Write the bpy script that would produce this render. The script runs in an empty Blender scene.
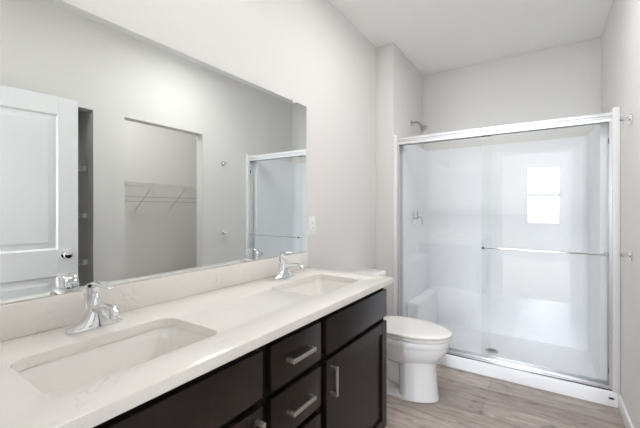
import bpy, bmesh, math, random
from mathutils import Vector, Matrix
random.seed(7)
S = bpy.context.scene
COL = S.collection
PI = math.pi

# ------------------------------------------------------------------ camera, world, lights, exposure
cam_data = bpy.data.cameras.new('camera')
cam = bpy.data.objects.new('camera', cam_data)
COL.objects.link(cam)
cam.location = (1.28, 0.0, 1.268)
cam.rotation_euler = (PI / 2, 0, 0.5849)
cam_data.sensor_width = 36.0
cam_data.lens = 338.8 / 640 * 36.0
cam_data.shift_y = -4.3 / 640
cam_data.clip_start = 0.02
S.camera = cam

S.view_settings.view_transform = 'Standard'
S.view_settings.look = 'None'
S.view_settings.gamma = 1.0
S.view_settings.use_curve_mapping = False
S.view_settings.exposure = 0.80
S.cycles.diffuse_bounces = 8
S.cycles.max_bounces = 16
S.cycles.transparent_max_bounces = 16

world = bpy.data.worlds.new('sky')
world.use_nodes = True
S.world = world
bg = world.node_tree.nodes['Background']
bg.inputs[0].default_value = (0.80, 0.90, 1.0, 1)
bg.inputs[1].default_value = 2.0

# daylight falling through the bedroom window
sky_light = bpy.data.lights.new('window_daylight', 'AREA')
sky_light.shape = 'RECTANGLE'
sky_light.size = 1.5
sky_light.size_y = 2.0
sky_light.energy = 470
sky_light.color = (0.83, 0.90, 1.0)
so = bpy.data.objects.new('window_daylight', sky_light)
COL.objects.link(so)
so.location = (1.30, -4.95, 1.65)
so.rotation_euler = (PI / 2, 0, 0)
FILL_GLOBE = 2.4          # emission of the globes on the added, unseen vanity light
FILL_LAMP = 27.0            # emission of the ceiling lamps added to brighten the rooms

# ------------------------------------------------------------------ materials
def lin(c):
    return tuple((x / 255 / 12.92) if x / 255 <= 0.04045 else ((x / 255 + 0.055) / 1.055) ** 2.4 for x in c) + (1,)

def mat(name, rgb, rough=0.5, metal=0.0, spec=0.5, coat=0.0):
    m = bpy.data.materials.new(name)
    m.use_nodes = True
    b = m.node_tree.nodes['Principled BSDF']
    b.inputs['Base Color'].default_value = lin(rgb)
    b.inputs['Roughness'].default_value = rough
    b.inputs['Metallic'].default_value = metal
    b.inputs['Specular IOR Level'].default_value = spec
    b.inputs['Coat Weight'].default_value = coat
    b.inputs['Coat Roughness'].default_value = 0.08
    return m

def N(m, kind, **kw):
    n = m.node_tree.nodes.new(kind)
    for k, v in kw.items():
        setattr(n, k, v)
    return n

def L(m, a, b):
    m.node_tree.links.new(a, b)

def bump(m, scale, strength, dist=0.002, detail=3):
    b = m.node_tree.nodes['Principled BSDF']
    tc = N(m, 'ShaderNodeTexCoord')
    nz = N(m, 'ShaderNodeTexNoise')
    nz.inputs['Scale'].default_value = scale
    nz.inputs['Detail'].default_value = detail
    bp = N(m, 'ShaderNodeBump')
    bp.inputs['Strength'].default_value = strength
    bp.inputs['Distance'].default_value = dist
    L(m, tc.outputs['Object'], nz.inputs['Vector'])
    L(m, nz.outputs['Fac'], bp.inputs['Height'])
    L(m, bp.outputs['Normal'], b.inputs['Normal'])
    return m

M_wall = bump(mat('wall_paint', (226, 225, 223), 0.85, spec=0.2), 70, 0.25)
M_ceil = bump(mat('ceiling_paint', (246, 246, 245), 0.9, spec=0.15), 45, 0.3)
M_trim = mat('white_trim_paint', (236, 236, 236), 0.4)
M_door = mat('white_door_paint', (229, 230, 232), 0.4)
M_carpet = bump(mat('carpet', (196, 186, 174), 0.95, spec=0.1), 300, 0.6)
M_acrylic = mat('white_acrylic', (240, 241, 244), 0.4, spec=0.25)
M_porcelain = mat('white_porcelain', (240, 240, 241), 0.08, spec=0.6)
M_seat = mat('white_seat_plastic', (236, 234, 231), 0.22)
M_basin = mat('white_basin', (236, 234, 230), 0.10, spec=0.6)
M_chrome = mat('chrome', (232, 233, 235), 0.06, 1.0)
M_alu = mat('bright_aluminium', (222, 223, 226), 0.30, 1.0)
M_satin = mat('satin_aluminium', (236, 237, 239), 0.4, 0.45)
M_jamb = mat('white_aluminium', (238, 238, 238), 0.3)
M_nickel = mat('brushed_nickel', (190, 187, 183), 0.32, 1.0)
M_black = mat('black_rubber', (22, 22, 24), 0.5)
M_dark = mat('dark_hole', (40, 40, 42), 0.6)
M_wire = mat('white_wire_coating', (222, 222, 222), 0.35)
M_plate = mat('white_plate_plastic', (240, 240, 240), 0.3)
M_mirror = mat('mirror_silver', (236, 239, 238), 0.0, 1.0)
M_mirror_edge = mat('mirror_edge', (120, 135, 130), 0.2)
M_clear = mat('clear_clip_plastic', (235, 236, 236), 0.15)
M_winframe = mat('white_vinyl', (240, 240, 240), 0.35)

# espresso wood
M_wood = mat('espresso_wood', (42, 31, 28), 0.32, spec=0.32)
def wood_setup(m):
    b = m.node_tree.nodes['Principled BSDF']
    tc = N(m, 'ShaderNodeTexCoord'); mp = N(m, 'ShaderNodeMapping')
    mp.inputs['Scale'].default_value = (60, 60, 3)
    nz = N(m, 'ShaderNodeTexNoise'); nz.inputs['Scale'].default_value = 1.0; nz.inputs['Detail'].default_value = 5
    r = N(m, 'ShaderNodeValToRGB')
    r.color_ramp.elements[0].position = 0.3; r.color_ramp.elements[0].color = lin((27, 19, 17))
    r.color_ramp.elements[1].position = 0.75; r.color_ramp.elements[1].color = lin((38, 27, 23))
    L(m, tc.outputs['Object'], mp.inputs['Vector']); L(m, mp.outputs['Vector'], nz.inputs['Vector'])
    L(m, nz.outputs['Fac'], r.inputs['Fac']); L(m, r.outputs['Color'], b.inputs['Base Color'])
wood_setup(M_wood)
M_frame = mat('espresso_face_frame', (16, 12, 11), 0.5, spec=0.3)

# white quartz with faint grey veins
M_quartz = mat('white_quartz', (232, 229, 224), 0.18, spec=0.5)
def quartz_setup(m):
    b = m.node_tree.nodes['Principled BSDF']
    tc = N(m, 'ShaderNodeTexCoord')
    n1 = N(m, 'ShaderNodeTexNoise'); n1.inputs['Scale'].default_value = 8; n1.inputs['Detail'].default_value = 8
    n1.inputs['Distortion'].default_value = 1.6
    r1 = N(m, 'ShaderNodeValToRGB'); e = r1.color_ramp.elements
    e[0].position = 0.475; e[0].color = (0, 0, 0, 1); e[1].position = 0.50; e[1].color = (1, 1, 1, 1)
    e2 = r1.color_ramp.elements.new(0.525); e2.color = (0, 0, 0, 1)
    n2 = N(m, 'ShaderNodeTexNoise'); n2.inputs['Scale'].default_value = 9; n2.inputs['Detail'].default_value = 6
    r2 = N(m, 'ShaderNodeValToRGB'); r2.color_ramp.elements[0].position = 0.5; r2.color_ramp.elements[1].position = 0.68
    mu = N(m, 'ShaderNodeMath', operation='MULTIPLY')
    n3 = N(m, 'ShaderNodeTexNoise'); n3.inputs['Scale'].default_value = 3.0; n3.inputs['Detail'].default_value = 4
    base = N(m, 'ShaderNodeMix', data_type='RGBA')
    base.inputs['A'].default_value = lin((233, 230, 225)); base.inputs['B'].default_value = lin((225, 221, 216))
    mx = N(m, 'ShaderNodeMix', data_type='RGBA'); mx.inputs['B'].default_value = lin((188, 181, 173))
    mm = N(m, 'ShaderNodeMath', operation='MULTIPLY'); mm.inputs[1].default_value = 0.42
    for n in (n1, n2, n3): L(m, tc.outputs['Object'], n.inputs['Vector'])
    L(m, n1.outputs['Fac'], r1.inputs['Fac']); L(m, n2.outputs['Fac'], r2.inputs['Fac'])
    L(m, r1.outputs['Color'], mu.inputs[0]); L(m, r2.outputs['Color'], mu.inputs[1])
    L(m, mu.outputs[0], mm.inputs[0]); L(m, n3.outputs['Fac'], base.inputs['Factor'])
    L(m, base.outputs['Result'], mx.inputs['A']); L(m, mm.outputs[0], mx.inputs['Factor'])
    L(m, mx.outputs['Result'], b.inputs['Base Color'])
quartz_setup(M_quartz)

# grey-brown vinyl planks, running along x
M_floor = mat('vinyl_planks', (168, 152, 140), 0.42, spec=0.4)
def floor_setup(m):
    b = m.node_tree.nodes['Principled BSDF']
    tc = N(m, 'ShaderNodeTexCoord')
    br = N(m, 'ShaderNodeTexBrick', offset=0.37, offset_frequency=2)
    br.inputs['Color1'].default_value = lin((192, 182, 175)); br.inputs['Color2'].default_value = lin((164, 153, 146))
    br.inputs['Mortar'].default_value = lin((112, 102, 95))
    br.inputs['Scale'].default_value = 1.0; br.inputs['Mortar Size'].default_value = 0.0012
    br.inputs['Mortar Smooth'].default_value = 0.3; br.inputs['Bias'].default_value = 0.0
    br.inputs['Brick Width'].default_value = 1.22; br.inputs['Row Height'].default_value = 0.178
    mp0 = N(m, 'ShaderNodeMapping'); mp0.inputs['Location'].default_value = (0.27, 0.02, 0)
    L(m, tc.outputs['Object'], mp0.inputs['Vector']); L(m, mp0.outputs['Vector'], br.inputs['Vector'])
    mp = N(m, 'ShaderNodeMapping'); mp.inputs['Scale'].default_value = (2.6, 17, 1)
    nz = N(m, 'ShaderNodeTexNoise'); nz.inputs['Scale'].default_value = 1.6; nz.inputs['Detail'].default_value = 7
    nz.inputs['Distortion'].default_value = 1.4
    r = N(m, 'ShaderNodeValToRGB')
    r.color_ramp.elements[0].position = 0.32; r.color_ramp.elements[0].color = lin((196, 188, 182))
    r.color_ramp.elements[1].position = 0.66; r.color_ramp.elements[1].color = (1, 1, 1, 1)
    L(m, tc.outputs['Object'], mp.inputs['Vector']); L(m, mp.outputs['Vector'], nz.inputs['Vector'])
    L(m, nz.outputs['Fac'], r.inputs['Fac'])
    mp2 = N(m, 'ShaderNodeMapping'); mp2.inputs['Scale'].default_value = (4.5, 11, 1)
    n2 = N(m, 'ShaderNodeTexNoise'); n2.inputs['Scale'].default_value = 1.3; n2.inputs['Detail'].default_value = 3
    r2 = N(m, 'ShaderNodeValToRGB')
    r2.color_ramp.elements[0].position = 0.27; r2.color_ramp.elements[0].color = lin((122, 112, 106))
    r2.color_ramp.elements[1].position = 0.40; r2.color_ramp.elements[1].color = (1, 1, 1, 1)
    L(m, tc.outputs['Object'], mp2.inputs['Vector']); L(m, mp2.outputs['Vector'], n2.inputs['Vector'])
    L(m, n2.outputs['Fac'], r2.inputs['Fac'])
    x1 = N(m, 'ShaderNodeMix', data_type='RGBA', blend_type='MULTIPLY'); x1.inputs['Factor'].default_value = 0.85
    x2 = N(m, 'ShaderNodeMix', data_type='RGBA', blend_type='MULTIPLY'); x2.inputs['Factor'].default_value = 0.85
    L(m, br.outputs['Color'], x1.inputs['A']); L(m, r.outputs['Color'], x1.inputs['B'])
    L(m, x1.outputs['Result'], x2.inputs['A']); L(m, r2.outputs['Color'], x2.inputs['B'])
    L(m, x2.outputs['Result'], b.inputs['Base Color'])
floor_setup(M_floor)

# clear shower glass: straight-through transmission plus a Schlick mirror term
M_glass = bpy.data.materials.new('clear_glass')
def glass_setup(m, tint=(0.984, 0.990, 0.988, 1)):
    m.use_nodes = True
    nt = m.node_tree
    nt.nodes.clear()
    out = N(m, 'ShaderNodeOutputMaterial'); mix = N(m, 'ShaderNodeMixShader')
    tr = N(m, 'ShaderNodeBsdfTransparent'); tr.inputs['Color'].default_value = tint
    gl = N(m, 'ShaderNodeBsdfGlossy'); gl.inputs['Roughness'].default_value = 0.0
    gl.inputs['Color'].default_value = (1, 1, 1, 1)
    lw = N(m, 'ShaderNodeLayerWeight'); lw.inputs['Blend'].default_value = 0.5
    pw = N(m, 'ShaderNodeMath', operation='POWER'); pw.inputs[1].default_value = 5
    ma = N(m, 'ShaderNodeMath', operation='MULTIPLY_ADD'); ma.inputs[1].default_value = 0.95; ma.inputs[2].default_value = 0.045
    L(m, lw.outputs['Facing'], pw.inputs[0]); L(m, pw.outputs[0], ma.inputs[0])
    L(m, ma.outputs[0], mix.inputs['Fac']); L(m, tr.outputs[0], mix.inputs[1]); L(m, gl.outputs[0], mix.inputs[2])
    L(m, mix.outputs[0], out.inputs['Surface'])
glass_setup(M_glass)

def fill_mat(name, strength):
    m = bpy.data.materials.new(name)
    m.use_nodes = True
    _b = m.node_tree.nodes['Principled BSDF']
    _b.inputs['Base Color'].default_value = (0.9, 0.9, 0.9, 1)
    _b.inputs['Emission Color'].default_value = (1.0, 0.985, 0.98, 1)
    _b.inputs['Emission Strength'].default_value = strength
    return m
M_fill_lamp = fill_mat('added_lamp_diffuser', FILL_LAMP)
M_fill_globe = fill_mat('added_opal_globe', FILL_GLOBE)
M_dim = fill_mat('added_closet_diffuser', 26.0)  # glow of the lamp added in the closet

# ------------------------------------------------------------------ mesh helpers
class MB:
    """collects shapes into one mesh"""
    def __init__(self):
        self.bm = bmesh.new()

    def box(self, lo, hi, bev=0.0, seg=2, rot=None, pivot=None):
        r = bmesh.ops.create_cube(self.bm, size=1.0)
        vs = r['verts']
        for v in vs:
            v.co = Vector([(lo[i] + hi[i]) / 2 + v.co[i] * (hi[i] - lo[i]) for i in range(3)])
        if rot is not None:
            bmesh.ops.rotate(self.bm, verts=vs, cent=pivot or Vector([(lo[i] + hi[i]) / 2 for i in range(3)]), matrix=rot)
        if bev > 0:
            es = list({e for v in vs for e in v.link_edges})
            bmesh.ops.bevel(self.bm, geom=es, offset=bev, segments=seg, profile=0.5, affect='EDGES')
        return self

    def loft(self, rings, cap=True, close=True):
        rv = [[self.bm.verts.new(p) for p in ring] for ring in rings]
        n = len(rv[0])
        for a, b in zip(rv[:-1], rv[1:]):
            for i in range(n if close else n - 1):
                j = (i + 1) % n
                try:
                    self.bm.faces.new((a[i], a[j], b[j], b[i]))
                except ValueError:
                    pass
        if cap:
            for ring in (rv[0][::-1], rv[-1]):
                try:
                    self.bm.faces.new(ring)
                except ValueError:
                    pass
        return self

    def tube(self, pts, r, n=12, cap=True):
        pts = [Vector(p) for p in pts]
        rs = r if isinstance(r, (list, tuple)) else [r] * len(pts)
        rings = []
        ref = None
        for i, p in enumerate(pts):
            a = pts[max(i - 1, 0)]; b = pts[min(i + 1, len(pts) - 1)]
            t = (b - a).normalized()
            if ref is None:
                ref = Vector((0, 0, 1)) if abs(t.z) < 0.9 else Vector((1, 0, 0))
            u = (ref - t * ref.dot(t)).normalized()
            w = t.cross(u)
            ref = u
            rings.append([p + (u * math.cos(2 * PI * k / n) + w * math.sin(2 * PI * k / n)) * rs[i] for k in range(n)])
        return self.loft(rings, cap)

    def lathe(self, prof, origin, axis, n=28):
        """prof: (distance along axis, radius)"""
        o = Vector(origin); t = Vector(axis).normalized()
        ref = Vector((0, 0, 1)) if abs(t.z) < 0.9 else Vector((1, 0, 0))
        u = (ref - t * ref.dot(t)).normalized(); w = t.cross(u)
        rings = [[o + t * d + (u * math.cos(2 * PI * k / n) + w * math.sin(2 * PI * k / n)) * max(r, 0.0003) for k in range(n)] for d, r in prof]
        return self.loft(rings)

    def build(self, name, m, parent=None, smooth=35):
        bm = self.bm
        bmesh.ops.recalc_face_normals(bm, faces=bm.faces[:])
        me = bpy.data.meshes.new(name)
        bm.to_mesh(me); bm.free()
        for mm in (m if isinstance(m, (list, tuple)) else [m]):
            me.materials.append(mm)
        o = bpy.data.objects.new(name, me)
        COL.objects.link(o)
        if smooth:
            for p in me.polygons:
                p.use_smooth = True
            me.set_sharp_from_angle(angle=math.radians(smooth))
        if parent is not None:
            o.parent = parent
            o.matrix_parent_inverse = Matrix.Translation(-parent_world(parent))
        return o

def parent_world(o):
    """an Empty gives its base point; every mesh is modelled in world coordinates"""
    return Vector(o.location) if o.type == 'EMPTY' else Vector((0, 0, 0))

def tag(o, label, cat, group=None):
    o['label'] = label; o['category'] = cat
    if group: o['group'] = group
    return o

def thing(name, loc, label, cat, group=None):
    o = bpy.data.objects.new(name, None)
    o.empty_display_size = 0.05
    COL.objects.link(o)
    o.location = loc
    return tag(o, label, cat, group)

def struct(mb, name, m, parent=None, label=None, cat=None):
    o = mb.build(name, m, parent)
    if parent is None:
        o['kind'] = 'structure'
        if label: o['label'] = label; o['category'] = cat
    return o

def copy_tree(o, parent=None):
    c = o.copy(); COL.objects.link(c)
    if parent is not None: c.parent = parent
    for ch in list(o.children): copy_tree(ch, c)
    return c

def rrect(x0, x1, y0, y1, r, z, n=6):
    pts = []
    for cx, cy, a0 in ((x1 - r, y1 - r, 0), (x0 + r, y1 - r, PI / 2), (x0 + r, y0 + r, PI), (x1 - r, y0 + r, 1.5 * PI)):
        for k in range(n + 1):
            a = a0 + PI / 2 * k / n
            pts.append((cx + r * math.cos(a), cy + r * math.sin(a), z))
    return pts

# ------------------------------------------------------------------ dimensions (metres)
ZC = 2.75          # ceiling
XR = 1.685          # right wall
YE = 0.11          # inner face of the entry wall
XS = 0.165         # plumbing wall beside the shower
YS = 2.855         # front of the shower
YB = 3.745         # back wall
YCT = 1.765        # right end of the worktop
W = 0.10           # wall thickness

# ------------------------------------------------------------------ structure
struct(MB().box((-0.0, YE, -0.10), (XR + 1.25, YB, 0)), 'floor', M_floor)
struct(MB().box((-0.2, -0.0, ZC), (XR + 1.3, YB + 0.1, ZC + 0.1)), 'ceiling', M_ceil)
struct(MB().box((-0.12, 0.0, 0), (0, YB + 0.1, ZC)), 'wall_left', M_wall)
struct(MB().box((0, YS, 0), (XS, YB, ZC), 0.004), 'wall_shower', M_wall)
struct(MB().box((0, YB, 0), (XR + W, YB + 0.1, ZC)), 'wall_back', M_wall)

# right wall with two cased-free openings: linen closet and walk-in closet
LY0, LY1 = 0.60, 1.235
CY0, CY1 = 1.472, 2.255
ZO = 2.05
wr = MB()
wr.box((XR, YE, 0), (XR + W, LY0, ZC)).box((XR, LY1, 0), (XR + W, CY0, ZC)).box((XR, CY1, 0), (XR + W, YB, ZC))
wr.box((XR, LY0, ZO), (XR + W, LY1, ZC)).box((XR, CY0, ZO), (XR + W, CY1, ZC))
struct(wr, 'wall_right', M_wall)
# linen closet and closet shells
struct(MB().box((2.25, LY0 - 0.08, 0), (2.31, 1.30, ZC)), 'wall_linen_back', M_wall)
struct(MB().box((XR + W, LY0 - 0.08, 0), (2.25, LY0 - 0.02, ZC)), 'wall_linen_left', M_wall)
struct(MB().box((XR + W, 1.265, 0), (2.92, 1.345, ZC)), 'wall_linen_right', M_wall)
struct(MB().box((2.85, 1.345, 0), (2.92, 3.20, ZC)), 'wall_closet_back', M_wall)
struct(MB().box((XR + W, 3.14, 0), (2.85, 3.20, ZC)), 'wall_closet_right', M_wall)

# entry wall with the doorway the camera stands in
DX0, DX1, DZ = 0.76, 1.62, 2.07
we = MB()
we.box((-0.12, 0.0, 0), (DX0, YE, ZC)).box((DX1, 0.0, 0), (XR + W, YE, ZC)).box((DX0, 0.0, DZ), (DX1, YE, ZC))
struct(we, 'wall_entry', M_wall)
tr = MB()
for y0, y1 in ((-0.016, 0.0), (YE, YE + 0.012)):
    tr.box((DX0 - 0.06, y0, 0), (DX0, y1, DZ + 0.06), 0.003)
    tr.box((DX0, y0, DZ), (DX1 + (0.06 if y0 < 0 else 0.0), y1, DZ + 0.06), 0.003)
tr.box((DX1, -0.016, 0), (DX1 + 0.06, 0.0, DZ + 0.0), 0.003)
struct(tr, 'trim_doorway', M_trim)

# bedroom behind the doorway (seen mirrored in the shower glass)
BY = -4.60
struct(MB().box((-1.6, BY, -0.10), (3.2, YE, 0)), 'floor_bedroom', M_carpet)
struct(MB().box((-1.6, BY, ZC), (3.2, 0.0, ZC + 0.1)), 'ceiling_bedroom', M_ceil)
struct(MB().box((-1.7, BY, 0), (-1.6, 0.1, ZC)), 'wall_bedroom_left', M_wall)
struct(MB().box((3.2, BY, 0), (3.3, 0.1, ZC)), 'wall_bedroom_right', M_wall)
struct(MB().box((-1.6, 0.0, 0), (-0.12, 0.1, ZC)).box((XR + W, 0.0, 0), (3.2, 0.1, ZC)), 'wall_bedroom_front', M_wall)
WX0, WX1, WZ0, WZ1 = 0.89, 1.62, 0.90, 2.38
wb = MB()
wb.box((-1.7, BY - 0.12, 0), (WX0, BY, ZC)).box((WX1, BY - 0.12, 0), (3.3, BY, ZC))
wb.box((WX0, BY - 0.12, 0), (WX1, BY, WZ0)).box((WX0, BY - 0.12, WZ1), (WX1, BY, ZC))
struct(wb, 'wall_bedroom_back', M_wall)
win = MB()
f = 0.04
win.box((WX0, BY - 0.08, WZ0), (WX0 + f, BY - 0.02, WZ1)).box((WX1 - f, BY - 0.08, WZ0), (WX1, BY - 0.02, WZ1))
win.box((WX0 + f, BY - 0.08, WZ0), (WX1 - f, BY - 0.02, WZ0 + f)).box((WX0 + f, BY - 0.08, WZ1 - f), (WX1 - f, BY - 0.02, WZ1))
win.box((WX0 + f, BY - 0.075, 1.585), (WX1 - f, BY - 0.025, 1.705))
w1 = struct(win, 'window_1', M_winframe)
MB().box((WX0 + f, BY - 0.052, WZ0 + f), (WX1 - f, BY - 0.048, 1.585)).build('window_pane', M_glass, w1)
MB().box((WX0 + f, BY - 0.052, 1.705), (WX1 - f, BY - 0.048, WZ1 - f)).build('window_pane', M_glass, w1)

# baseboards
BBH = 0.09
def board(mb, lo, hi): mb.box(lo, hi, 0.004, 2)
b = MB(); board(b, (XR - 0.013, CY1 + 0.0, 0), (XR, YS - 0.002, BBH)); board(b, (XR - 0.013, LY1, 0), (XR, CY0, BBH))
struct(b, 'baseboard_right', M_trim)
b = MB(); board(b, (0.0, YCT + 0.02, 0), (0.013, YS - 0.002, BBH)); struct(b, 'baseboard_left', M_trim)
b = MB(); board(b, (0.013, YS - 0.013, 0), (XS, YS, BBH)); struct(b, 'baseboard_shower', M_trim)

# entry door, swung open and parked beside the right wall
def panel_door():
    """leaf lies in local y (width) / z, thickness in x, room face at x = 0, free edge at y = Wd"""
    Wd, H, T = 0.87, 2.035, 0.035
    st = 0.115
    zs = [(0.22, 0.80), (0.98, H - 0.125)]
    mb = MB()
    y0, y1 = st, Wd - st
    mb.box((0, 0, 0), (T, y0, H), 0.0015, 1).box((0, y1, 0), (T, Wd, H), 0.0015, 1)
    prev = 0
    for a, c in zs + [(H, H)]:
        mb.box((0, y0, prev), (T, y1, a)); prev = c
    for a, c in zs:
        for sgn in (0, 1):
            def X(d): return d if sgn == 0 else T - d
            def ring(ins, d): return [(X(d), y0 + ins, a + ins), (X(d), y1 - ins, a + ins), (X(d), y1 - ins, c - ins), (X(d), y0 + ins, c - ins)]
            mb.loft([ring(0, 0.0), ring(0.012, 0.010), ring(0.03, 0.010), ring(0.055, 0.002)], cap=False)
            mb.bm.faces.new([mb.bm.verts.new(p) for p in ring(0.055, 0.002)])
    return mb, Wd, H, T
dmb, DW, DH, DT = panel_door()
door = dmb.build('door_1', M_door, smooth=20)
door['kind'] = 'structure'
door['label'] = 'white two-panel entry door with round chrome knob, seen open in the mirror'
door['category'] = 'door'
k = MB()
for sx, o in ((-1, 0.0), (1, DT)):
    k.lathe([(0, 0.032), (0.006, 0.032), (0.009, 0.026), (0.012, 0.012), (0.030, 0.011), (0.034, 0.020), (0.042, 0.027), (0.052, 0.028), (0.060, 0.023), (0.064, 0.012), (0.064, 0.0)],
            (o, DW - 0.07, 0.945), (sx, 0, 0))
knob = k.build('door_knob', M_chrome); knob.parent = door
la = MB().box((0.008, DW - 0.0005, 0.92), (DT - 0.008, DW + 0.001, 0.975)).build('latch_plate', M_nickel); la.parent = door
fx, fy, hx, hy = 1.515, 1.065, 1.606, 0.20
door.location = (hx, hy, 0.012)
door.rotation_euler = (0, 0, math.atan2(hx - fx, fy - hy))

# ------------------------------------------------------------------ vanity cabinets
ZT0, ZT1 = 0.87, 0.90      # worktop
XF = 0.555                 # face frame plane
FT = 0.022                 # front thickness

def slab(parent, y0, y1, z0, z1, name):
    return MB().box((XF + 0.0005, y0, z0), (XF + FT, y1, z1), 0.0025, 2).build(name, M_wood, parent)

def shaker(parent, y0, y1, z0, z1, name='door'):
    st = 0.058
    mb = MB()
    a, bb = XF + 0.0005, XF + FT
    mb.box((a, y0, z0), (bb, y0 + st, z1), 0.002, 1).box((a, y1 - st, z0), (bb, y1, z1), 0.002, 1)
    mb.box((a, y0 + st, z0), (bb, y1 - st, z0 + st), 0.002, 1).box((a, y0 + st, z1 - st), (bb, y1 - st, z1), 0.002, 1)
    mb.box((a, y0 + st - 0.004, z0 + st - 0.004), (bb - 0.011, y1 - st + 0.004, z1 - st + 0.004))
    return mb.build(name, M_wood, parent)

def pull(parent, c, length, axis):
    """flat square bar pull on two feet; c = centre on the front face"""
    x, y, z = c
    mb = MB()
    h, w, t = 0.034, 0.014, 0.010
    l = length / 2
    if axis == 'y':
        mb.box((x + h - t, y - l, z - w / 2), (x + h, y + l, z + w / 2), 0.0015, 1)
        for s in (-1, 1):
            e = y + s * (l - 0.006)
            mb.box((x, e - 0.006, z - w / 2), (x + h - t, e + 0.006, z + w / 2), 0.001, 1)
    else:
        mb.box((x + h - t, y - w / 2, z - l), (x + h, y + w / 2, z + l), 0.0015, 1)
        for s in (-1, 1):
            e = z + s * (l - 0.006)
            mb.box((x, y - w / 2, e - 0.006), (x + h - t, y + w / 2, e + 0.006), 0.001, 1)
    return mb.build('pull', M_nickel, parent)

def carcass(parent, y0, y1, opens, bottom=0.0):
    """opens: list of (y0,y1,z0,z1) openings in the face frame; box open at the top"""
    mb = MB()
    t = 0.016
    x0, xb = 0.004, XF - 0.02
    mb.box((x0, y0, 0.0), (xb, y0 + t, ZT0 - 0.001)).box((x0, y1 - t, 0.0), (xb, y1, ZT0 - 0.001))
    mb.box((x0, y0 + t, 0.10), (x0 + 0.006, y1 - t, ZT0 - 0.001))
    mb.box((x0, y0 + t, 0.10), (xb, y1 - t, 0.116))
    c = mb.build('carcass', M_wood, parent)
    ff = MB()
    ya, yb_ = y0, y1
    st = 0.038
    ff.box((xb, ya, 0.10), (XF, ya + st, ZT0 - 0.001)).box((xb, yb_ - st, 0.10), (XF, yb_, ZT0 - 0.001))
    for z0, z1 in opens:
        ff.box((xb, ya + st, z0), (XF, yb_ - st, z1))
    ff.build('face_frame', M_frame, parent)
    MB().box((0.42, y0 + t, 0.0), (0.436, y1 - t, 0.10)).build('toe_kick', M_frame, parent)

UA, UB, UC, UD = 0.135, 0.770, 1.088, 1.716
right = thing('sink_base_cabinet', (0.28, (UC + UD) / 2, 0), 'dark espresso base cabinet under the far sink, with one shaker door beside the toilet', 'cabinet', 'vanity cabinets')
carcass(right, UC + 0.0005, UD, [(0.10, 0.13), (0.66, 0.72), (0.83, ZT0 - 0.001)])
slab(right, 1.108, 1.708, 0.703, 0.845, 'false_front')
dr = shaker(right, 1.108, 1.708, 0.115, 0.678)
pull(dr, (XF + FT, 1.137, 0.597), 0.114, 'z')

mid = thing('drawer_base_cabinet', (0.28, (UB + UC) / 2, 0), 'narrow dark espresso drawer cabinet with stacked bar pulls between the two sink cabinets', 'cabinet', 'vanity cabinets')
carcass(mid, UB + 0.0005, UC, [(0.10, 0.13), (0.495, 0.535), (0.66, 0.72), (0.83, ZT0 - 0.001)])
for z0, z1 in ((0.703, 0.845), (0.528, 0.677), (0.115, 0.503)):
    d = slab(mid, 0.790, 1.068, z0, z1, 'drawer')
    zc = (z0 + z1) / 2 if z1 > 0.52 else 0.44
    pull(d, (XF + FT, 0.926, zc + 0.003), 0.130, 'y')

left = thing('sink_base_cabinet', (0.28, (UA + UB) / 2, 0), 'dark espresso base cabinet under the near sink, at the lower left corner', 'cabinet', 'vanity cabinets')
carcass(left, UA, UB, [(0.10, 0.13), (0.66, 0.72), (0.83, ZT0 - 0.001)])
slab(left, 0.152, 0.752, 0.703, 0.845, 'false_front')
dl = shaker(left, 0.152, 0.752, 0.115, 0.678)
pull(dl, (XF + FT, 0.723, 0.597), 0.114, 'z')

# ------------------------------------------------------------------ worktop with two sink cut-outs
SINKS = (0.475, 1.405)
SX0, SX1, SH = 0.198, 0.474, 0.213        # cut-out in x and half length in y
CX0, CX1, CY_0, CY_1 = 0.002, 0.592, YE + 0.003, YCT

def slab_with_holes():
    bm = bmesh.new()
    def ring(pts, z):
        vs = [bm.verts.new((p[0], p[1], z)) for p in pts]
        return vs, [bm.edges.new((vs[i], vs[(i + 1) % len(vs)])) for i in range(len(vs))]
    outer = [(CX0, CY_0), (CX1, CY_0), (CX1, CY_1), (CX0, CY_1)]
    loops = [outer] + [[(p[0], p[1]) for p in rrect(SX0, SX1, yc - SH, yc + SH, 0.045, 0)] for yc in SINKS]
    edges = []
    for lp in loops:
        edges += ring(lp, ZT1)[1]
    bmesh.ops.triangle_fill(bm, use_beauty=True, use_dissolve=False, edges=edges)
    faces = bm.faces[:]
    # drop faces that fell inside a hole
    bad = []
    for fc in faces:
        c = fc.calc_center_median()
        for yc in SINKS:
            if SX0 + 0.002 < c.x < SX1 - 0.002 and abs(c.y - yc) < SH - 0.002:
                ins = [min(abs(v.co.y - yc) <= SH + 1e-5 and SX0 - 1e-5 <= v.co.x <= SX1 + 1e-5 for v in fc.verts)]
                if all(ins): bad.append(fc)
    if bad: bmesh.ops.delete(bm, geom=list(set(bad)), context='FACES')
    r = bmesh.ops.extrude_face_region(bm, geom=bm.faces[:])
    for v in r['geom']:
        if isinstance(v, bmesh.types.BMVert): v.co.z = ZT0
    # soften the top arrises
    top = []
    for e in bm.edges:
        if all(abs(v.co.z - ZT1) < 1e-5 for v in e.verts) and len(e.link_faces) == 2:
            n = [fc.calc_center_median().z for fc in e.link_faces]
            if abs(n[0] - n[1]) > 0.005: top.append(e)
    bmesh.ops.recalc_face_normals(bm, faces=bm.faces[:])
    bmesh.ops.bevel(bm, geom=top, offset=0.003, segments=2, profile=0.5, affect='EDGES')
    return bm
wt = MB(); wt.bm.free(); wt.bm = slab_with_holes()
work = wt.build('vanity_countertop', M_quartz, smooth=40)
tag(work, 'long white quartz countertop with two sink cut-outs on the dark cabinets', 'countertop')
MB().box((0.002, CY_0, ZT1 + 0.0003), (0.021, CY_1, 1.0), 0.002, 2).build('backsplash', M_quartz, work)

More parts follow.
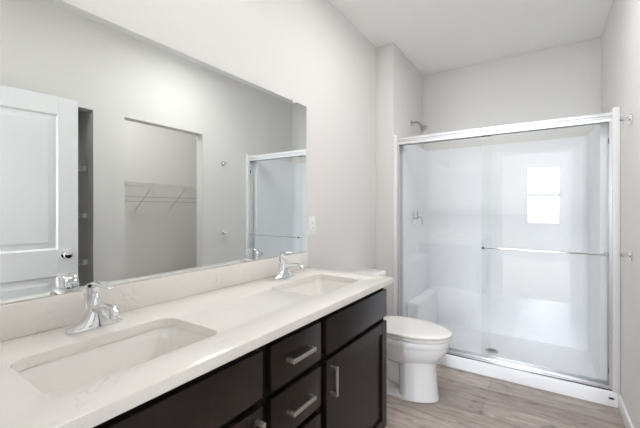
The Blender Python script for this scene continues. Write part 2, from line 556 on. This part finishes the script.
# ------------------------------------------------------------------ undermount sinks
def sink(yc, label):
    t = thing('sink_basin', (0.34, yc, ZT0 - 0.15), label, 'sink', 'vanity sinks')
    g = 0.004
    def R(ins, r, z): return rrect(SX0 - g + ins, SX1 + g - ins, yc - SH - g + ins, yc + SH + g - ins, r, z)
    zt = ZT0 - 0.0012
    mb = MB()
    rings = [R(-0.022, 0.06, zt - 0.012), R(-0.022, 0.06, zt), R(0.0, 0.048, zt), R(0.003, 0.048, zt - 0.006), R(0.010, 0.05, zt - 0.05), R(0.018, 0.055, zt - 0.10),
             R(0.030, 0.06, zt - 0.122), R(0.055, 0.06, zt - 0.134), R(0.100, 0.03, zt - 0.140)]
    mb.loft(rings, cap=False)
    mb.bm.faces.new([mb.bm.verts.new(p) for p in R(0.100, 0.03, zt - 0.140)])
    # outer shell
    out = [R(-0.022, 0.06, zt - 0.012), R(-0.006, 0.05, zt - 0.014), R(0.006, 0.05, zt - 0.11), R(0.04, 0.06, zt - 0.150)]
    mb.loft(out, cap=False)
    mb.bm.faces.new([mb.bm.verts.new(p) for p in R(0.04, 0.06, zt - 0.150)])
    bmesh.ops.remove_doubles(mb.bm, verts=mb.bm.verts[:], dist=0.0004)
    mb.build('basin', M_basin, t, smooth=50)
    MB().lathe([(0, 0.0), (0, 0.03), (0.003, 0.03), (0.004, 0.025), (0.002, 0.02), (0.006, 0.016), (0.008, 0.0)], (0.33, yc, zt - 0.140), (0, 0, 1)).build('drain', M_chrome, t)
    return t
sink(SINKS[0], 'white rectangular undermount sink nearest the camera, below the near faucet')
sink(SINKS[1], 'white rectangular undermount sink at the far end of the countertop near the toilet')

# ------------------------------------------------------------------ faucets
def faucet(label):
    t = thing('faucet', (0, 0, 0), label, 'faucet', 'vanity faucets')
    # oval base that sweeps up into the body (local: +x towards the user, y along the wall)
    def oval(hx, hy, z, cx=0.0, n=32):
        pts = []
        for i in range(n):
            a = 2 * PI * i / n
            ca, sa = math.cos(a), math.sin(a)
            e = 0.8
            pts.append((cx + hx * math.copysign(abs(ca) ** e, ca), hy * math.copysign(abs(sa) ** e, sa), z))
        return pts
    mb = MB()
    mb.loft([oval(0.027, 0.079, 0.0005), oval(0.028, 0.080, 0.004), oval(0.0275, 0.078, 0.009), oval(0.0255, 0.068, 0.0135), oval(0.0245, 0.052, 0.019),
             oval(0.0235, 0.040, 0.027), oval(0.0220, 0.030, 0.038, -0.002), oval(0.0205, 0.0235, 0.050, -0.003), oval(0.0190, 0.0205, 0.062, -0.004), oval(0.0180, 0.0190, 0.074, -0.004)])
    mb.build('body', M_chrome, t, smooth=60)
    # spout: thick, flattened, rising a little then falling to the outlet
    sp = MB()
    path = [(-0.004, 0.054, 0.0155, 0.016), (0.030, 0.066, 0.0145, 0.0125), (0.060, 0.074, 0.0138, 0.0108), (0.090, 0.077, 0.0132, 0.0102), (0.112, 0.074, 0.0128, 0.0100), (0.127, 0.064, 0.0125, 0.0105), (0.132, 0.056, 0.010, 0.006)]
    rings = []
    for i, (x, z, hy, hz) in enumerate(path):
        a = path[max(i - 1, 0)]; c = path[min(i + 1, len(path) - 1)]
        tx, tz = c[0] - a[0], c[1] - a[1]
        l = math.hypot(tx, tz); tx, tz = tx / l, tz / l
        rings.append([(x - tz * hz * math.sin(2 * PI * q / 20), hy * math.cos(2 * PI * q / 20), z + tx * hz * math.sin(2 * PI * q / 20)) for q in range(20)])
    sp.loft(rings)
    sp.build('spout', M_chrome, t, smooth=60)
    ae = MB(); ae.lathe([(0, 0.0108), (0.020, 0.0108), (0.022, 0.009), (0.022, 0.0)], (0.115, 0, 0.068), (0.15, 0, -1)); ae.build('aerator', M_chrome, t)
    # dome and hinged loop lever that leans forward
    hd = MB()
    hd.lathe([(0, 0.0205), (0.004, 0.0205), (0.008, 0.0165), (0.016, 0.0145), (0.024, 0.0125), (0.030, 0.007), (0.031, 0.0)], (-0.003, 0, 0.073), (0.10, 0, 1))
    sec = [(-0.021, 0.050, 0.0170, 0.0035), (-0.0255, 0.074, 0.0205, 0.004), (-0.0265, 0.100, 0.0225, 0.0042), (-0.0215, 0.122, 0.0230, 0.0044), (-0.008, 0.1355, 0.0230, 0.0046), (0.014, 0.1410, 0.0225, 0.0046), (0.040, 0.1400, 0.0205, 0.0044), (0.066, 0.1375, 0.0170, 0.004), (0.090, 0.1355, 0.0145, 0.0035), (0.103, 0.1355, 0.0105, 0.003), (0.108, 0.1355, 0.004, 0.0015)]
    rings = []
    for i, (x, z, hy, hz) in enumerate(sec):
        a = sec[max(i - 1, 0)]; c = sec[min(i + 1, len(sec) - 1)]
        tx, tz = c[0] - a[0], c[1] - a[1]
        l = math.hypot(tx, tz); tx, tz = tx / l, tz / l
        rings.append([(x - tz * hz * math.sin(2 * PI * q / 16), hy * math.cos(2 * PI * q / 16), z + tx * hz * math.sin(2 * PI * q / 16)) for q in range(16)])
    hd.loft(rings)
    hd.build('handle', M_chrome, t, smooth=60)
    lr = MB(); lr.tube([(-0.036, 0, 0.002), (-0.036, 0, 0.055)], 0.0025, 8); lr.lathe([(0, 0.003), (0.004, 0.006), (0.010, 0.006), (0.013, 0.0)], (-0.036, 0, 0.053), (0, 0, 1), 12)
    lr.build('lift_rod', M_chrome, t)
    return t
fa = faucet('chrome single-lever faucet behind the near sink')
fa.location = (0.106, SINKS[0] + 0.022, ZT1)
fb = copy_tree(fa)
fb.location = (0.106, SINKS[1] + 0.018, ZT1)
fb['label'] = 'chrome single-lever faucet behind the far sink, near the mirror corner'

# ------------------------------------------------------------------ mirror
MZ0, MZ1, MY0, MY1 = 1.0015, 1.929, YE + 0.004, 1.765
mir = MB().box((0.0015, MY0, MZ0), (0.0075, MY1, MZ1)).build('wall_mirror', [M_mirror, M_mirror_edge], smooth=0)
for p in mir.data.polygons:
    p.material_index = 0 if p.normal.x > 0.9 else 1
tag(mir, 'large frameless mirror on the left wall standing on the backsplash', 'mirror')
for y in (0.25, 1.63):
    mb = MB(); mb.box((0.0015, y - 0.013, MZ1 + 0.0005), (0.012, y + 0.013, MZ1 + 0.014), 0.002, 1); mb.box((0.0080, y - 0.013, MZ1 - 0.012), (0.0120, y + 0.013, MZ1 + 0.001), 0.001, 1)
    mb.build('mirror_clip', M_clear, mir)

# ------------------------------------------------------------------ switch plate
sw = thing('outlet_plate', (0, 1.835, 1.163), 'white wall plate between the mirror and the toilet tank', 'outlet')
MB().box((0.0005, 1.799, 1.103), (0.0065, 1.871, 1.223), 0.0025, 2).build('cover_plate', M_plate, sw)
MB().box((0.0066, 1.818, 1.130), (0.0095, 1.852, 1.196), 0.0015, 1).build('receptacle', M_plate, sw)
for z in (1.148, 1.178):
    for dy in (-0.006, 0.006): MB().box((0.0094, 1.835 + dy - 0.001, z - 0.004), (0.0098, 1.835 + dy + 0.001, z + 0.004)).build('socket_slot', M_dark, sw)

# ------------------------------------------------------------------ toilet
TY = 2.315
def egg(x0, x1, hw, z, n=40, back=0.42, sq=0.86):
    """egg outline, widest at a fraction from the back"""
    xc = x0 + (x1 - x0) * back
    pts = []
    for i in range(n):
        a = 2 * PI * i / n
        ca, sa = math.cos(a), math.sin(a)
        r = (x1 - xc) if ca > 0 else (xc - x0)
        e = 1.0 if ca > 0 else sq
        pts.append((xc + r * math.copysign(abs(ca) ** e, ca), TY + hw * math.copysign(abs(sa) ** e, sa), z))
    return pts
toilet = thing('toilet', (0.45, TY, 0), 'white two-piece toilet with closed lid between the vanity and the shower', 'toilet')
mb = MB()
mb.loft([egg(0.32, 0.645, 0.100, 0.225), egg(0.29, 0.672, 0.122, 0.246), egg(0.262, 0.704, 0.147, 0.272), egg(0.240, 0.732, 0.167, 0.306), egg(0.225, 0.749, 0.178, 0.338), egg(0.217, 0.756, 0.182, 0.360), egg(0.216, 0.757, 0.183, 0.366),
         egg(0.212, 0.763, 0.188, 0.371), egg(0.212, 0.764, 0.188, 0.404), egg(0.218, 0.757, 0.182, 0.410), egg(0.26, 0.70, 0.14, 0.410)])
mb.build('bowl', M_porcelain, toilet, smooth=50)
mb = MB()
mb.loft([egg(0.20, 0.694, 0.132, 0.001, sq=0.6), egg(0.20, 0.694, 0.132, 0.014, sq=0.6), egg(0.21, 0.684, 0.120, 0.022, sq=0.6)])
mb.loft([egg(0.440, 0.692, 0.127, 0.016, back=0.45, sq=0.6), egg(0.442, 0.687, 0.123, 0.05, back=0.45, sq=0.6), egg(0.442, 0.681, 0.120, 0.12, back=0.45, sq=0.6), egg(0.440, 0.676, 0.118, 0.20, back=0.45, sq=0.6), egg(0.435, 0.676, 0.118, 0.262, back=0.45, sq=0.7)])
mb.build('pedestal', M_porcelain, toilet, smooth=50)
mb = MB()
mb.tube([(0.46, TY, 0.10), (0.40, TY, 0.115), (0.345, TY, 0.165), (0.30, TY, 0.225), (0.25, TY, 0.235), (0.215, TY, 0.19), (0.21, TY, 0.10), (0.21, TY, 0.004)], [0.07, 0.078, 0.082, 0.085, 0.082, 0.08, 0.085, 0.09], 20)
mb.box((0.10, TY - 0.11, 0.33), (0.33, TY + 0.11, 0.402), 0.02, 3)
mb.build('trapway', M_porcelain, toilet, smooth=60)
mb = MB()
mb.loft([egg(0.275, 0.752, 0.170, 0.4030, sq=0.7), egg(0.275, 0.752, 0.170, 0.4075, sq=0.7), egg(0.260, 0.773, 0.188, 0.4085, sq=0.7), egg(0.258, 0.776, 0.190, 0.412, sq=0.7), egg(0.258, 0.776, 0.190, 0.421, sq=0.7), egg(0.263, 0.769, 0.184, 0.4245, sq=0.7)])
mb.build('seat', M_seat, toilet, smooth=50).location.z += 0.0085
mb = MB()
mb.loft([egg(0.275, 0.752, 0.170, 0.4250, sq=0.7), egg(0.275, 0.752, 0.170, 0.4285, sq=0.7), egg(0.260, 0.773, 0.188, 0.4300, sq=0.7), egg(0.256, 0.778, 0.191, 0.433, sq=0.7), egg(0.256, 0.778, 0.191, 0.441, sq=0.7), egg(0.261, 0.771, 0.185, 0.4465, sq=0.7), egg(0.275, 0.750, 0.168, 0.4495, sq=0.7), egg(0.34, 0.66, 0.10, 0.4515, sq=0.7)])
mb.build('lid', M_seat, toilet, smooth=50).location.z += 0.0105
for s in (-1, 1): MB().box((0.235, TY + s * 0.075 - 0.02, 0.404), (0.275, TY + s * 0.075 + 0.02, 0.448), 0.006, 2).build('hinge', M_seat, toilet)
mb = MB()
def tk(ins, z, r=0.03): return rrect(0.022 + ins, 0.225 - ins, TY - 0.225 + ins, TY + 0.225 - ins, r, z)
mb.loft([tk(0.03, 0.403), tk(0.022, 0.43), tk(0.008, 0.60), tk(0.002, 0.745)])
mb.build('tank', M_porcelain, toilet, smooth=50)
mb = MB()
def tl(ins, z): return rrect(0.016 + ins, 0.238 - ins, TY - 0.236 + ins, TY + 0.236 - ins, 0.03, z)
mb.loft([tl(0.008, 0.746), tl(0.0, 0.752), tl(0.0, 0.772), tl(0.006, 0.781), tl(0.02, 0.785)])
mb.build('tank_lid', M_porcelain, toilet, smooth=50)
mb = MB(); mb.lathe([(0, 0.013), (0.008, 0.013), (0.010, 0.006), (0.018, 0.006)], (0.222, TY - 0.15, 0.69), (1, 0, 0), 16); mb.tube([(0.238, TY - 0.155, 0.69), (0.242, TY - 0.11, 0.684), (0.242, TY - 0.075, 0.68)], 0.006, 10)
mb.build('flush_lever', M_chrome, toilet)

# ------------------------------------------------------------------ shower surround
SZ = 1.905
sur = thing('shower_surround', ((XS + XR) / 2, 3.3, 0), 'white molded shower surround with low side ledges behind the glass doors', 'shower')
def uwall(z0, z1, insl, insr, insb, yfront):
    """U-shaped wall with rounded inner corners"""
    xl, xr, yb = XS + insl, XR - insr, YB - insb
    r = 0.05
    inner = [(xl, yfront)]
    for k in range(9):
        a = PI - PI / 2 * k / 8
        inner.append((xl + r + r * math.cos(a), yb - r + r * math.sin(a)))
    for k in range(9):
        a = PI / 2 - PI / 2 * k / 8
        inner.append((xr - r + r * math.cos(a), yb - r + r * math.sin(a)))
    inner.append((xr, yfront))
    o = 0.0015
    outer = [(XR - o, yfront), (XR - o, YB - o), (XS + o, YB - o), (XS + o, yfront)]
    mb = MB()
    poly = inner + outer
    bot = [mb.bm.verts.new((p[0], p[1], z0)) for p in poly]
    tp = [mb.bm.verts.new((p[0], p[1], z1)) for p in poly]
    mb.bm.faces.new(bot[::-1]); mb.bm.faces.new(tp)
    n = len(poly)
    for i in range(n):
        j = (i + 1) % n
        mb.bm.faces.new((bot[i], bot[j], tp[j], tp[i]))
    for fc in list(mb.bm.faces):
        if len(fc.verts) > 4: bmesh.ops.triangulate(mb.bm, faces=[fc])
    return mb
uwall(1.212, SZ, 0.058, 0.090, 0.026, 2.953).build('upper_wall', M_acrylic, sur, smooth=50)
uwall(0.050, 1.211, 0.060, 0.092, 0.052, 2.953).build('lower_wall', M_acrylic, sur, smooth=50)
# pan: curb, sloped floor
pan = MB()
xl, xr_ = XS + 0.002, XR - 0.002
pan.loft([[(xl, y, z), (xr_, y, z)] for y, z in [(YS, 0.001), (YS, 0.082), (YS + 0.004, 0.090), (YS + 0.014, 0.095), (YS + 0.105, 0.095), (YS + 0.118, 0.088), (YS + 0.128, 0.062), (YS + 0.15, 0.056), (YB - 0.06, 0.058), (YB - 0.002, 0.058), (YB - 0.002, 0.001), (YS, 0.001)]], cap=False, close=False)
ends = [(YS, 0.001), (YS, 0.082), (YS + 0.004, 0.090), (YS + 0.014, 0.095), (YS + 0.105, 0.095), (YS + 0.118, 0.088), (YS + 0.128, 0.062), (YS + 0.15, 0.056), (YB - 0.06, 0.058), (YB - 0.002, 0.058), (YB - 0.002, 0.001)]
for x in (xl, xr_):
    fcs = pan.bm.faces.new([pan.bm.verts.new((x, y, z)) for y, z in ends])
bmesh.ops.remove_doubles(pan.bm, verts=pan.bm.verts[:], dist=0.0002)
pan.build('shower_pan', M_acrylic, sur, smooth=50)
mb = MB(); mb.box((XS + 0.0605, 3.03, 0.054), (0.335, YB - 0.053, 0.425), 0.022, 4); mb.build('ledge', M_acrylic, sur)
dr_ = MB(); dr_.lathe([(0, 0.0), (0, 0.052), (0.003, 0.052), (0.005, 0.045), (0.004, 0.0)], (0.905, 3.235, 0.0595), (0, 0, 1)); dd = dr_.build('drain', M_nickel, sur)
mb = MB()
for q in range(8):
    a = 2 * PI * q / 8
    mb.lathe([(0, 0.009), (0.0006, 0.009), (0.0006, 0)], (0.905 + 0.026 * math.cos(a), 3.235 + 0.026 * math.sin(a), 0.0636), (0, 0, 1), 8)
mb.lathe([(0, 0.012), (0.0006, 0.012), (0.0006, 0)], (0.905, 3.235, 0.0637), (0, 0, 1), 10)
mb.build('drain_hole', M_dark, dd)
mb = MB()
def ov(s, y): return [(1.640 + 0.016 * s * math.cos(2 * PI * q / 20), y, 0.052 + 0.0065 * s * math.sin(2 * PI * q / 20)) for q in range(20)]
mb.loft([ov(1, YS - 0.0003), ov(1, YS - 0.0012), ov(0.8, YS - 0.0016)]); mb.build('curb_plug', M_dark, sur)

# ------------------------------------------------------------------ sliding glass enclosure
enc = thing('shower_enclosure', ((XS + XR) / 2, 2.905, 0.095), 'bright metal framed sliding glass shower doors with towel bar, in front of the surround', 'shower door')
HZ0, HZ1 = 1.842, 1.902
xl, xr_ = XS + 0.001, XR - 0.001
mb = MB()
mb.box((xl + 0.032, 2.872, HZ0 + 0.018), (xr_ - 0.038, 2.946, HZ1), 0.006, 3)
mb.box((xl + 0.032, 2.876, HZ0), (xr_ - 0.038, 2.882, HZ0 + 0.02), 0.001, 1)
mb.box((xl + 0.032, 2.936, HZ0), (xr_ - 0.038, 2.942, HZ0 + 0.02), 0.001, 1)
mb.tube([(xl + 0.032, 2.872, HZ1 - 0.018), (xr_ - 0.038, 2.872, HZ1 - 0.018)], 0.008, 12)
mb.build('header_rail', M_satin, enc)
for x0, x1 in ((xl, xl + 0.032), (xr_ - 0.038, xr_)):
    j = MB().box((x0, 2.856, 0.0965), (x1, 2.950, 1.925), 0.003, 2).build('side_jamb', M_jamb, enc)
    xi = x1 if x0 == xl else x0
    s = 1 if x0 == xl else -1
    a, bb = sorted((xi, xi + s * 0.016))
    MB().box((a, 2.870, 0.120), (bb, 2.876, HZ0 - 0.001), 0.001, 1).box((a, 2.938, 0.120), (bb, 2.944, HZ0 - 0.001), 0.001, 1).build('jamb_channel', M_alu, j)
mb = MB()
mb.box((xl + 0.033, 2.868, 0.0965), (xr_ - 0.039, 2.948, 0.106), 0.002, 2)
mb.box((xl + 0.033, 2.870, 0.106), (xr_ - 0.039, 2.876, 0.120), 0.001, 1).box((xl + 0.033, 2.939, 0.106), (xr_ - 0.039, 2.945, 0.126), 0.001, 1)
bt = mb.build('bottom_track', M_alu, enc)
MB().box((xl + 0.033, 2.8660, 0.0968), (xr_ - 0.039, 2.8678, 0.1015)).build('seal_strip', M_black, bt)
def glass_panel(x0, x1, y):
    g = MB().box((x0, y - 0.0025, 0.122), (x1, y + 0.0025, 1.848), 0.0006, 1).build('sliding_panel', M_glass, enc)
    MB().box((x0, y - 0.004, 1.838), (x1, y - 0.0028, 1.8415)).build('top_seal', M_black, g)
    return g
gl_in = glass_panel(xl + 0.034, 0.935, 2.918)
gl_out = glass_panel(0.872, xr_ - 0.041, 2.893)
bar = MB()
yb_ = 2.893 - 0.045
bar.tube([(0.885, yb_, 0.976), (1.622, yb_, 0.976)], 0.0058, 14)
for x in (0.890, 1.617):
    bar.tube([(x, 2.8900, 0.976), (x, yb_, 0.976)], 0.007, 12)
    bar.lathe([(0, 0.013), (0.004, 0.013), (0.006, 0.009)], (x, 2.8902, 0.976), (0, -1, 0), 16)
bar.build('towel_bar', M_chrome, gl_out)
mb = MB()
mb.lathe([(0, 0.009), (0.004, 0.009), (0.004, 0)], (0.890, yb_ - 0.007, 0.976), (0, -1, 0), 16)
mb.build('bar_cap', M_dark, gl_out)
for z in (0.20, 1.70): MB().box((xr_ - 0.056, 2.884, z), (xr_ - 0.047, 2.8902, z + 0.035), 0.002, 1).build('bumper', M_dark, gl_out)

# ------------------------------------------------------------------ shower head and valve
sh = thing('showerhead', (XS, 3.352, 2.14), 'chrome shower head on a short bent arm above the glass doors', 'shower head')
MB().lathe([(0.0005, 0.030), (0.006, 0.029), (0.012, 0.018), (0.013, 0.0)], (XS, 3.352, 2.14), (1, 0, 0)).build('escutcheon', M_nickel, sh)
MB().tube([(XS + 0.008, 3.352, 2.14), (XS + 0.04, 3.352, 2.143), (XS + 0.065, 3.352, 2.138), (XS + 0.085, 3.352, 2.122), (XS + 0.098, 3.352, 2.104)], 0.0095, 12).build('arm', M_nickel, sh)
MB().lathe([(0, 0.012), (0.015, 0.013), (0.022, 0.020), (0.050, 0.036), (0.060, 0.037), (0.064, 0.034), (0.064, 0.0)], (XS + 0.092, 3.352, 2.110), (0.62, 0, -0.78)).build('spray_head', M_nickel, sh)

VX = XS + 0.060
VZ = 1.190
sv = thing('shower_valve', (VX, 3.250, VZ), 'chrome shower valve with a curved lever on the side wall of the shower', 'shower valve')
MB().lathe([(0.0006, 0.060), (0.004, 0.060), (0.010, 0.050), (0.013, 0.024), (0.034, 0.021), (0.040, 0.015), (0.041, 0)], (VX, 3.250, VZ), (1, 0, 0)).build('escutcheon', M_chrome, sv)
mb = MB()
mb.tube([(VX + 0.030, 3.250, VZ + 0.004), (VX + 0.048, 3.250, VZ + 0.010), (VX + 0.066, 3.250, VZ + 0.002), (VX + 0.076, 3.250, VZ - 0.025), (VX + 0.080, 3.250, VZ - 0.062)], [0.014, 0.012, 0.010, 0.008, 0.007], 12)
mb.tube([(VX + 0.036, 3.250, VZ + 0.008), (VX + 0.030, 3.250, VZ + 0.045), (VX + 0.034, 3.250, VZ + 0.062)], [0.009, 0.007, 0.006], 10)
mb.build('lever', M_nickel, sv)

# ------------------------------------------------------------------ robe hooks on the right wall
def hook(z, label):
    y = 2.52
    t = thing('robe_hook', (XR, y, z), label, 'hook', 'robe hooks')
    MB().box((XR - 0.010, y - 0.022, z - 0.026), (XR - 0.0005, y + 0.022, z + 0.026), 0.004, 2).build('back_plate', M_chrome, t)
    mb = MB()
    mb.tube([(XR - 0.008, y, z + 0.002), (XR - 0.030, y, z), (XR - 0.045, y, z + 0.003)], 0.0115, 12)
    mb.lathe([(0, 0.010), (0.003, 0.013), (0.008, 0.013), (0.010, 0.009), (0.010, 0)], (XR - 0.043, y, z + 0.003), (-1, 0, 0.12), 16)
    mb.build('post', M_chrome, t)
hook(1.772, 'chrome robe hook on the right wall, the upper of two beside the shower')
hook(1.012, 'chrome robe hook on the right wall, the lower of two beside the shower')

# ------------------------------------------------------------------ closet wire shelf and linen shelves
cs = thing('wire_shelf', (2.7, 2.2, 1.55), 'white wire closet shelf with braces seen through the closet opening in the mirror', 'shelf')
XB_, XFR = 2.849, 2.46
y0, y1 = 1.36, 3.12
zt_ = 1.565
mb = MB()
n = 70
for i in range(n):
    y = y0 + (y1 - y0) * i / (n - 1)
    mb.tube([(XB_ - 0.004, y, zt_), (XFR, y, zt_), (XFR, y, zt_ - 0.045)], 0.0016, 5)
mb.build('cross_wires', M_wire, cs)
mb = MB()
for x, z in ((XB_ - 0.006, zt_ - 0.004), ((XB_ + XFR) / 2, zt_ - 0.004), (XFR, zt_ + 0.003), (XFR, zt_ - 0.047)):
    mb.tube([(x, y0, z), (x, y1, z)], 0.0036, 8)
mb.build('long_rods', M_wire, cs)
mb = MB()
for z in (zt_ - 0.155, zt_ - 0.205): mb.tube([(XFR + 0.01, y0, z), (XFR + 0.01, y1, z)], 0.0036, 8)
mb.build('hanging_rail', M_nickel, cs)
for y in (1.75, 2.18, 2.62):
    MB().tube([(XFR + 0.004, y, zt_ - 0.01), (XB_ - 0.004, y, zt_ - 0.30)], 0.005, 8).box((XB_ - 0.004, y - 0.012, zt_ - 0.34), (XB_ - 0.0005, y + 0.012, zt_ - 0.28)).build('brace', M_wire, cs)
    MB().tube([(XFR + 0.004, y, zt_ - 0.045), (XFR + 0.01, y, zt_ - 0.21)], 0.003, 8).build('rail_hanger', M_wire, cs)

def linen(z, label):
    t = thing('linen_shelf', (2.02, 0.9, z), label, 'shelf', 'linen closet shelves')
    a, bb = LY0 - 0.015, 1.262
    mb = MB()
    for i in range(24):
        y = a + 0.01 + (bb - a - 0.02) * i / 23
        mb.tube([(2.245, y, z), (1.815, y, z), (1.815, y, z - 0.028)], 0.0016, 5)
    mb.build('cross_wires', M_wire, t)
    mb = MB()
    for x, zz in ((2.243, z - 0.004), (2.03, z - 0.004), (1.815, z + 0.003), (1.815, z - 0.03)): mb.tube([(x, a, zz), (x, bb - 0.004, zz)], 0.0038, 8)
    mb.build('long_rods', M_wire, t)
    mb = MB()
    mb.box((1.795, bb - 0.055, z - 0.032), (1.822, bb - 0.006, z + 0.008), 0.003, 1).box((1.785, bb - 0.006, z - 0.055), (1.835, bb + 0.002, z + 0.03), 0.002, 1)
    mb.build('end_bracket', M_plate, t)
linen(1.607, 'top wire shelf in the linen closet beside the open door in the mirror')
linen(1.233, 'middle wire shelf in the linen closet beside the open door in the mirror')
linen(0.859, 'lowest visible wire shelf in the linen closet, level with the door knob in the mirror')

# ------------------------------------------------------------------ added fill lamps, all out of view: ceiling lamps and vanity bar
def lamp(x, y, r, label, m=None):
    t = thing('added_ceiling_light', (x, y, ZC), label, 'lamp', 'added ceiling fill lamps')
    MB().lathe([(0.0005, r), (0.022, r), (0.026, r - 0.008), (0.026, 0)], (x, y, ZC), (0, 0, -1), 40).build('lamp_base', M_trim, t)
    MB().lathe([(0.0262, r - 0.012), (0.032, r - 0.014), (0.037, r - 0.03), (0.040, 0.05), (0.0405, 0.0)], (x, y, ZC), (0, 0, -1), 40).build('diffuser', m or M_fill_lamp, t)
vl = thing('added_vanity_light', (0, 0.80, 2.42), 'added three-globe fill light bar on the left wall, out of view above the mirror', 'lamp')  # added out of view to brighten the upper wall, counter and ceiling
MB().box((0.0005, 0.50, 2.38), (0.025, 1.10, 2.46), 0.006, 2).build('back_plate', M_nickel, vl)
for y in (0.57, 0.80, 1.03):
    MB().tube([(0.024, y, 2.42), (0.085, y, 2.42), (0.105, y, 2.43), (0.11, y, 2.446)], 0.008, 10).build('arm', M_nickel, vl)
    MB().lathe([(0.070 - 0.070 * math.cos(PI * q / 16), 0.070 * math.sin(PI * q / 16)) for q in range(17)], (0.11, y, 2.445), (0, 0, 1), 24).build('globe', M_fill_globe, vl)
lamp(0.95, 1.92, 0.19, 'round ceiling fill lamp added in front of the shower, out of view')  # added to brighten the toilet end and the back wall
lamp(0.85, 0.55, 0.105, 'round ceiling fill lamp added just inside the entry door, out of view')  # added so light reaches into the linen closet
lamp(2.02, 2.05, 0.16, 'round ceiling fill lamp added inside the walk-in closet, out of view', M_dim)  # added to lift the dark closet interior
lamp(1.00, -1.10, 0.22, 'round ceiling fill lamp added in the bedroom near the doorway, out of view')  # added so the bedroom sends soft light through the doorway
lamp(1.00, -3.00, 0.22, 'round ceiling fill lamp added in the bedroom near the window, out of view')  # second added bedroom lamp, unseen, for the same soft fill
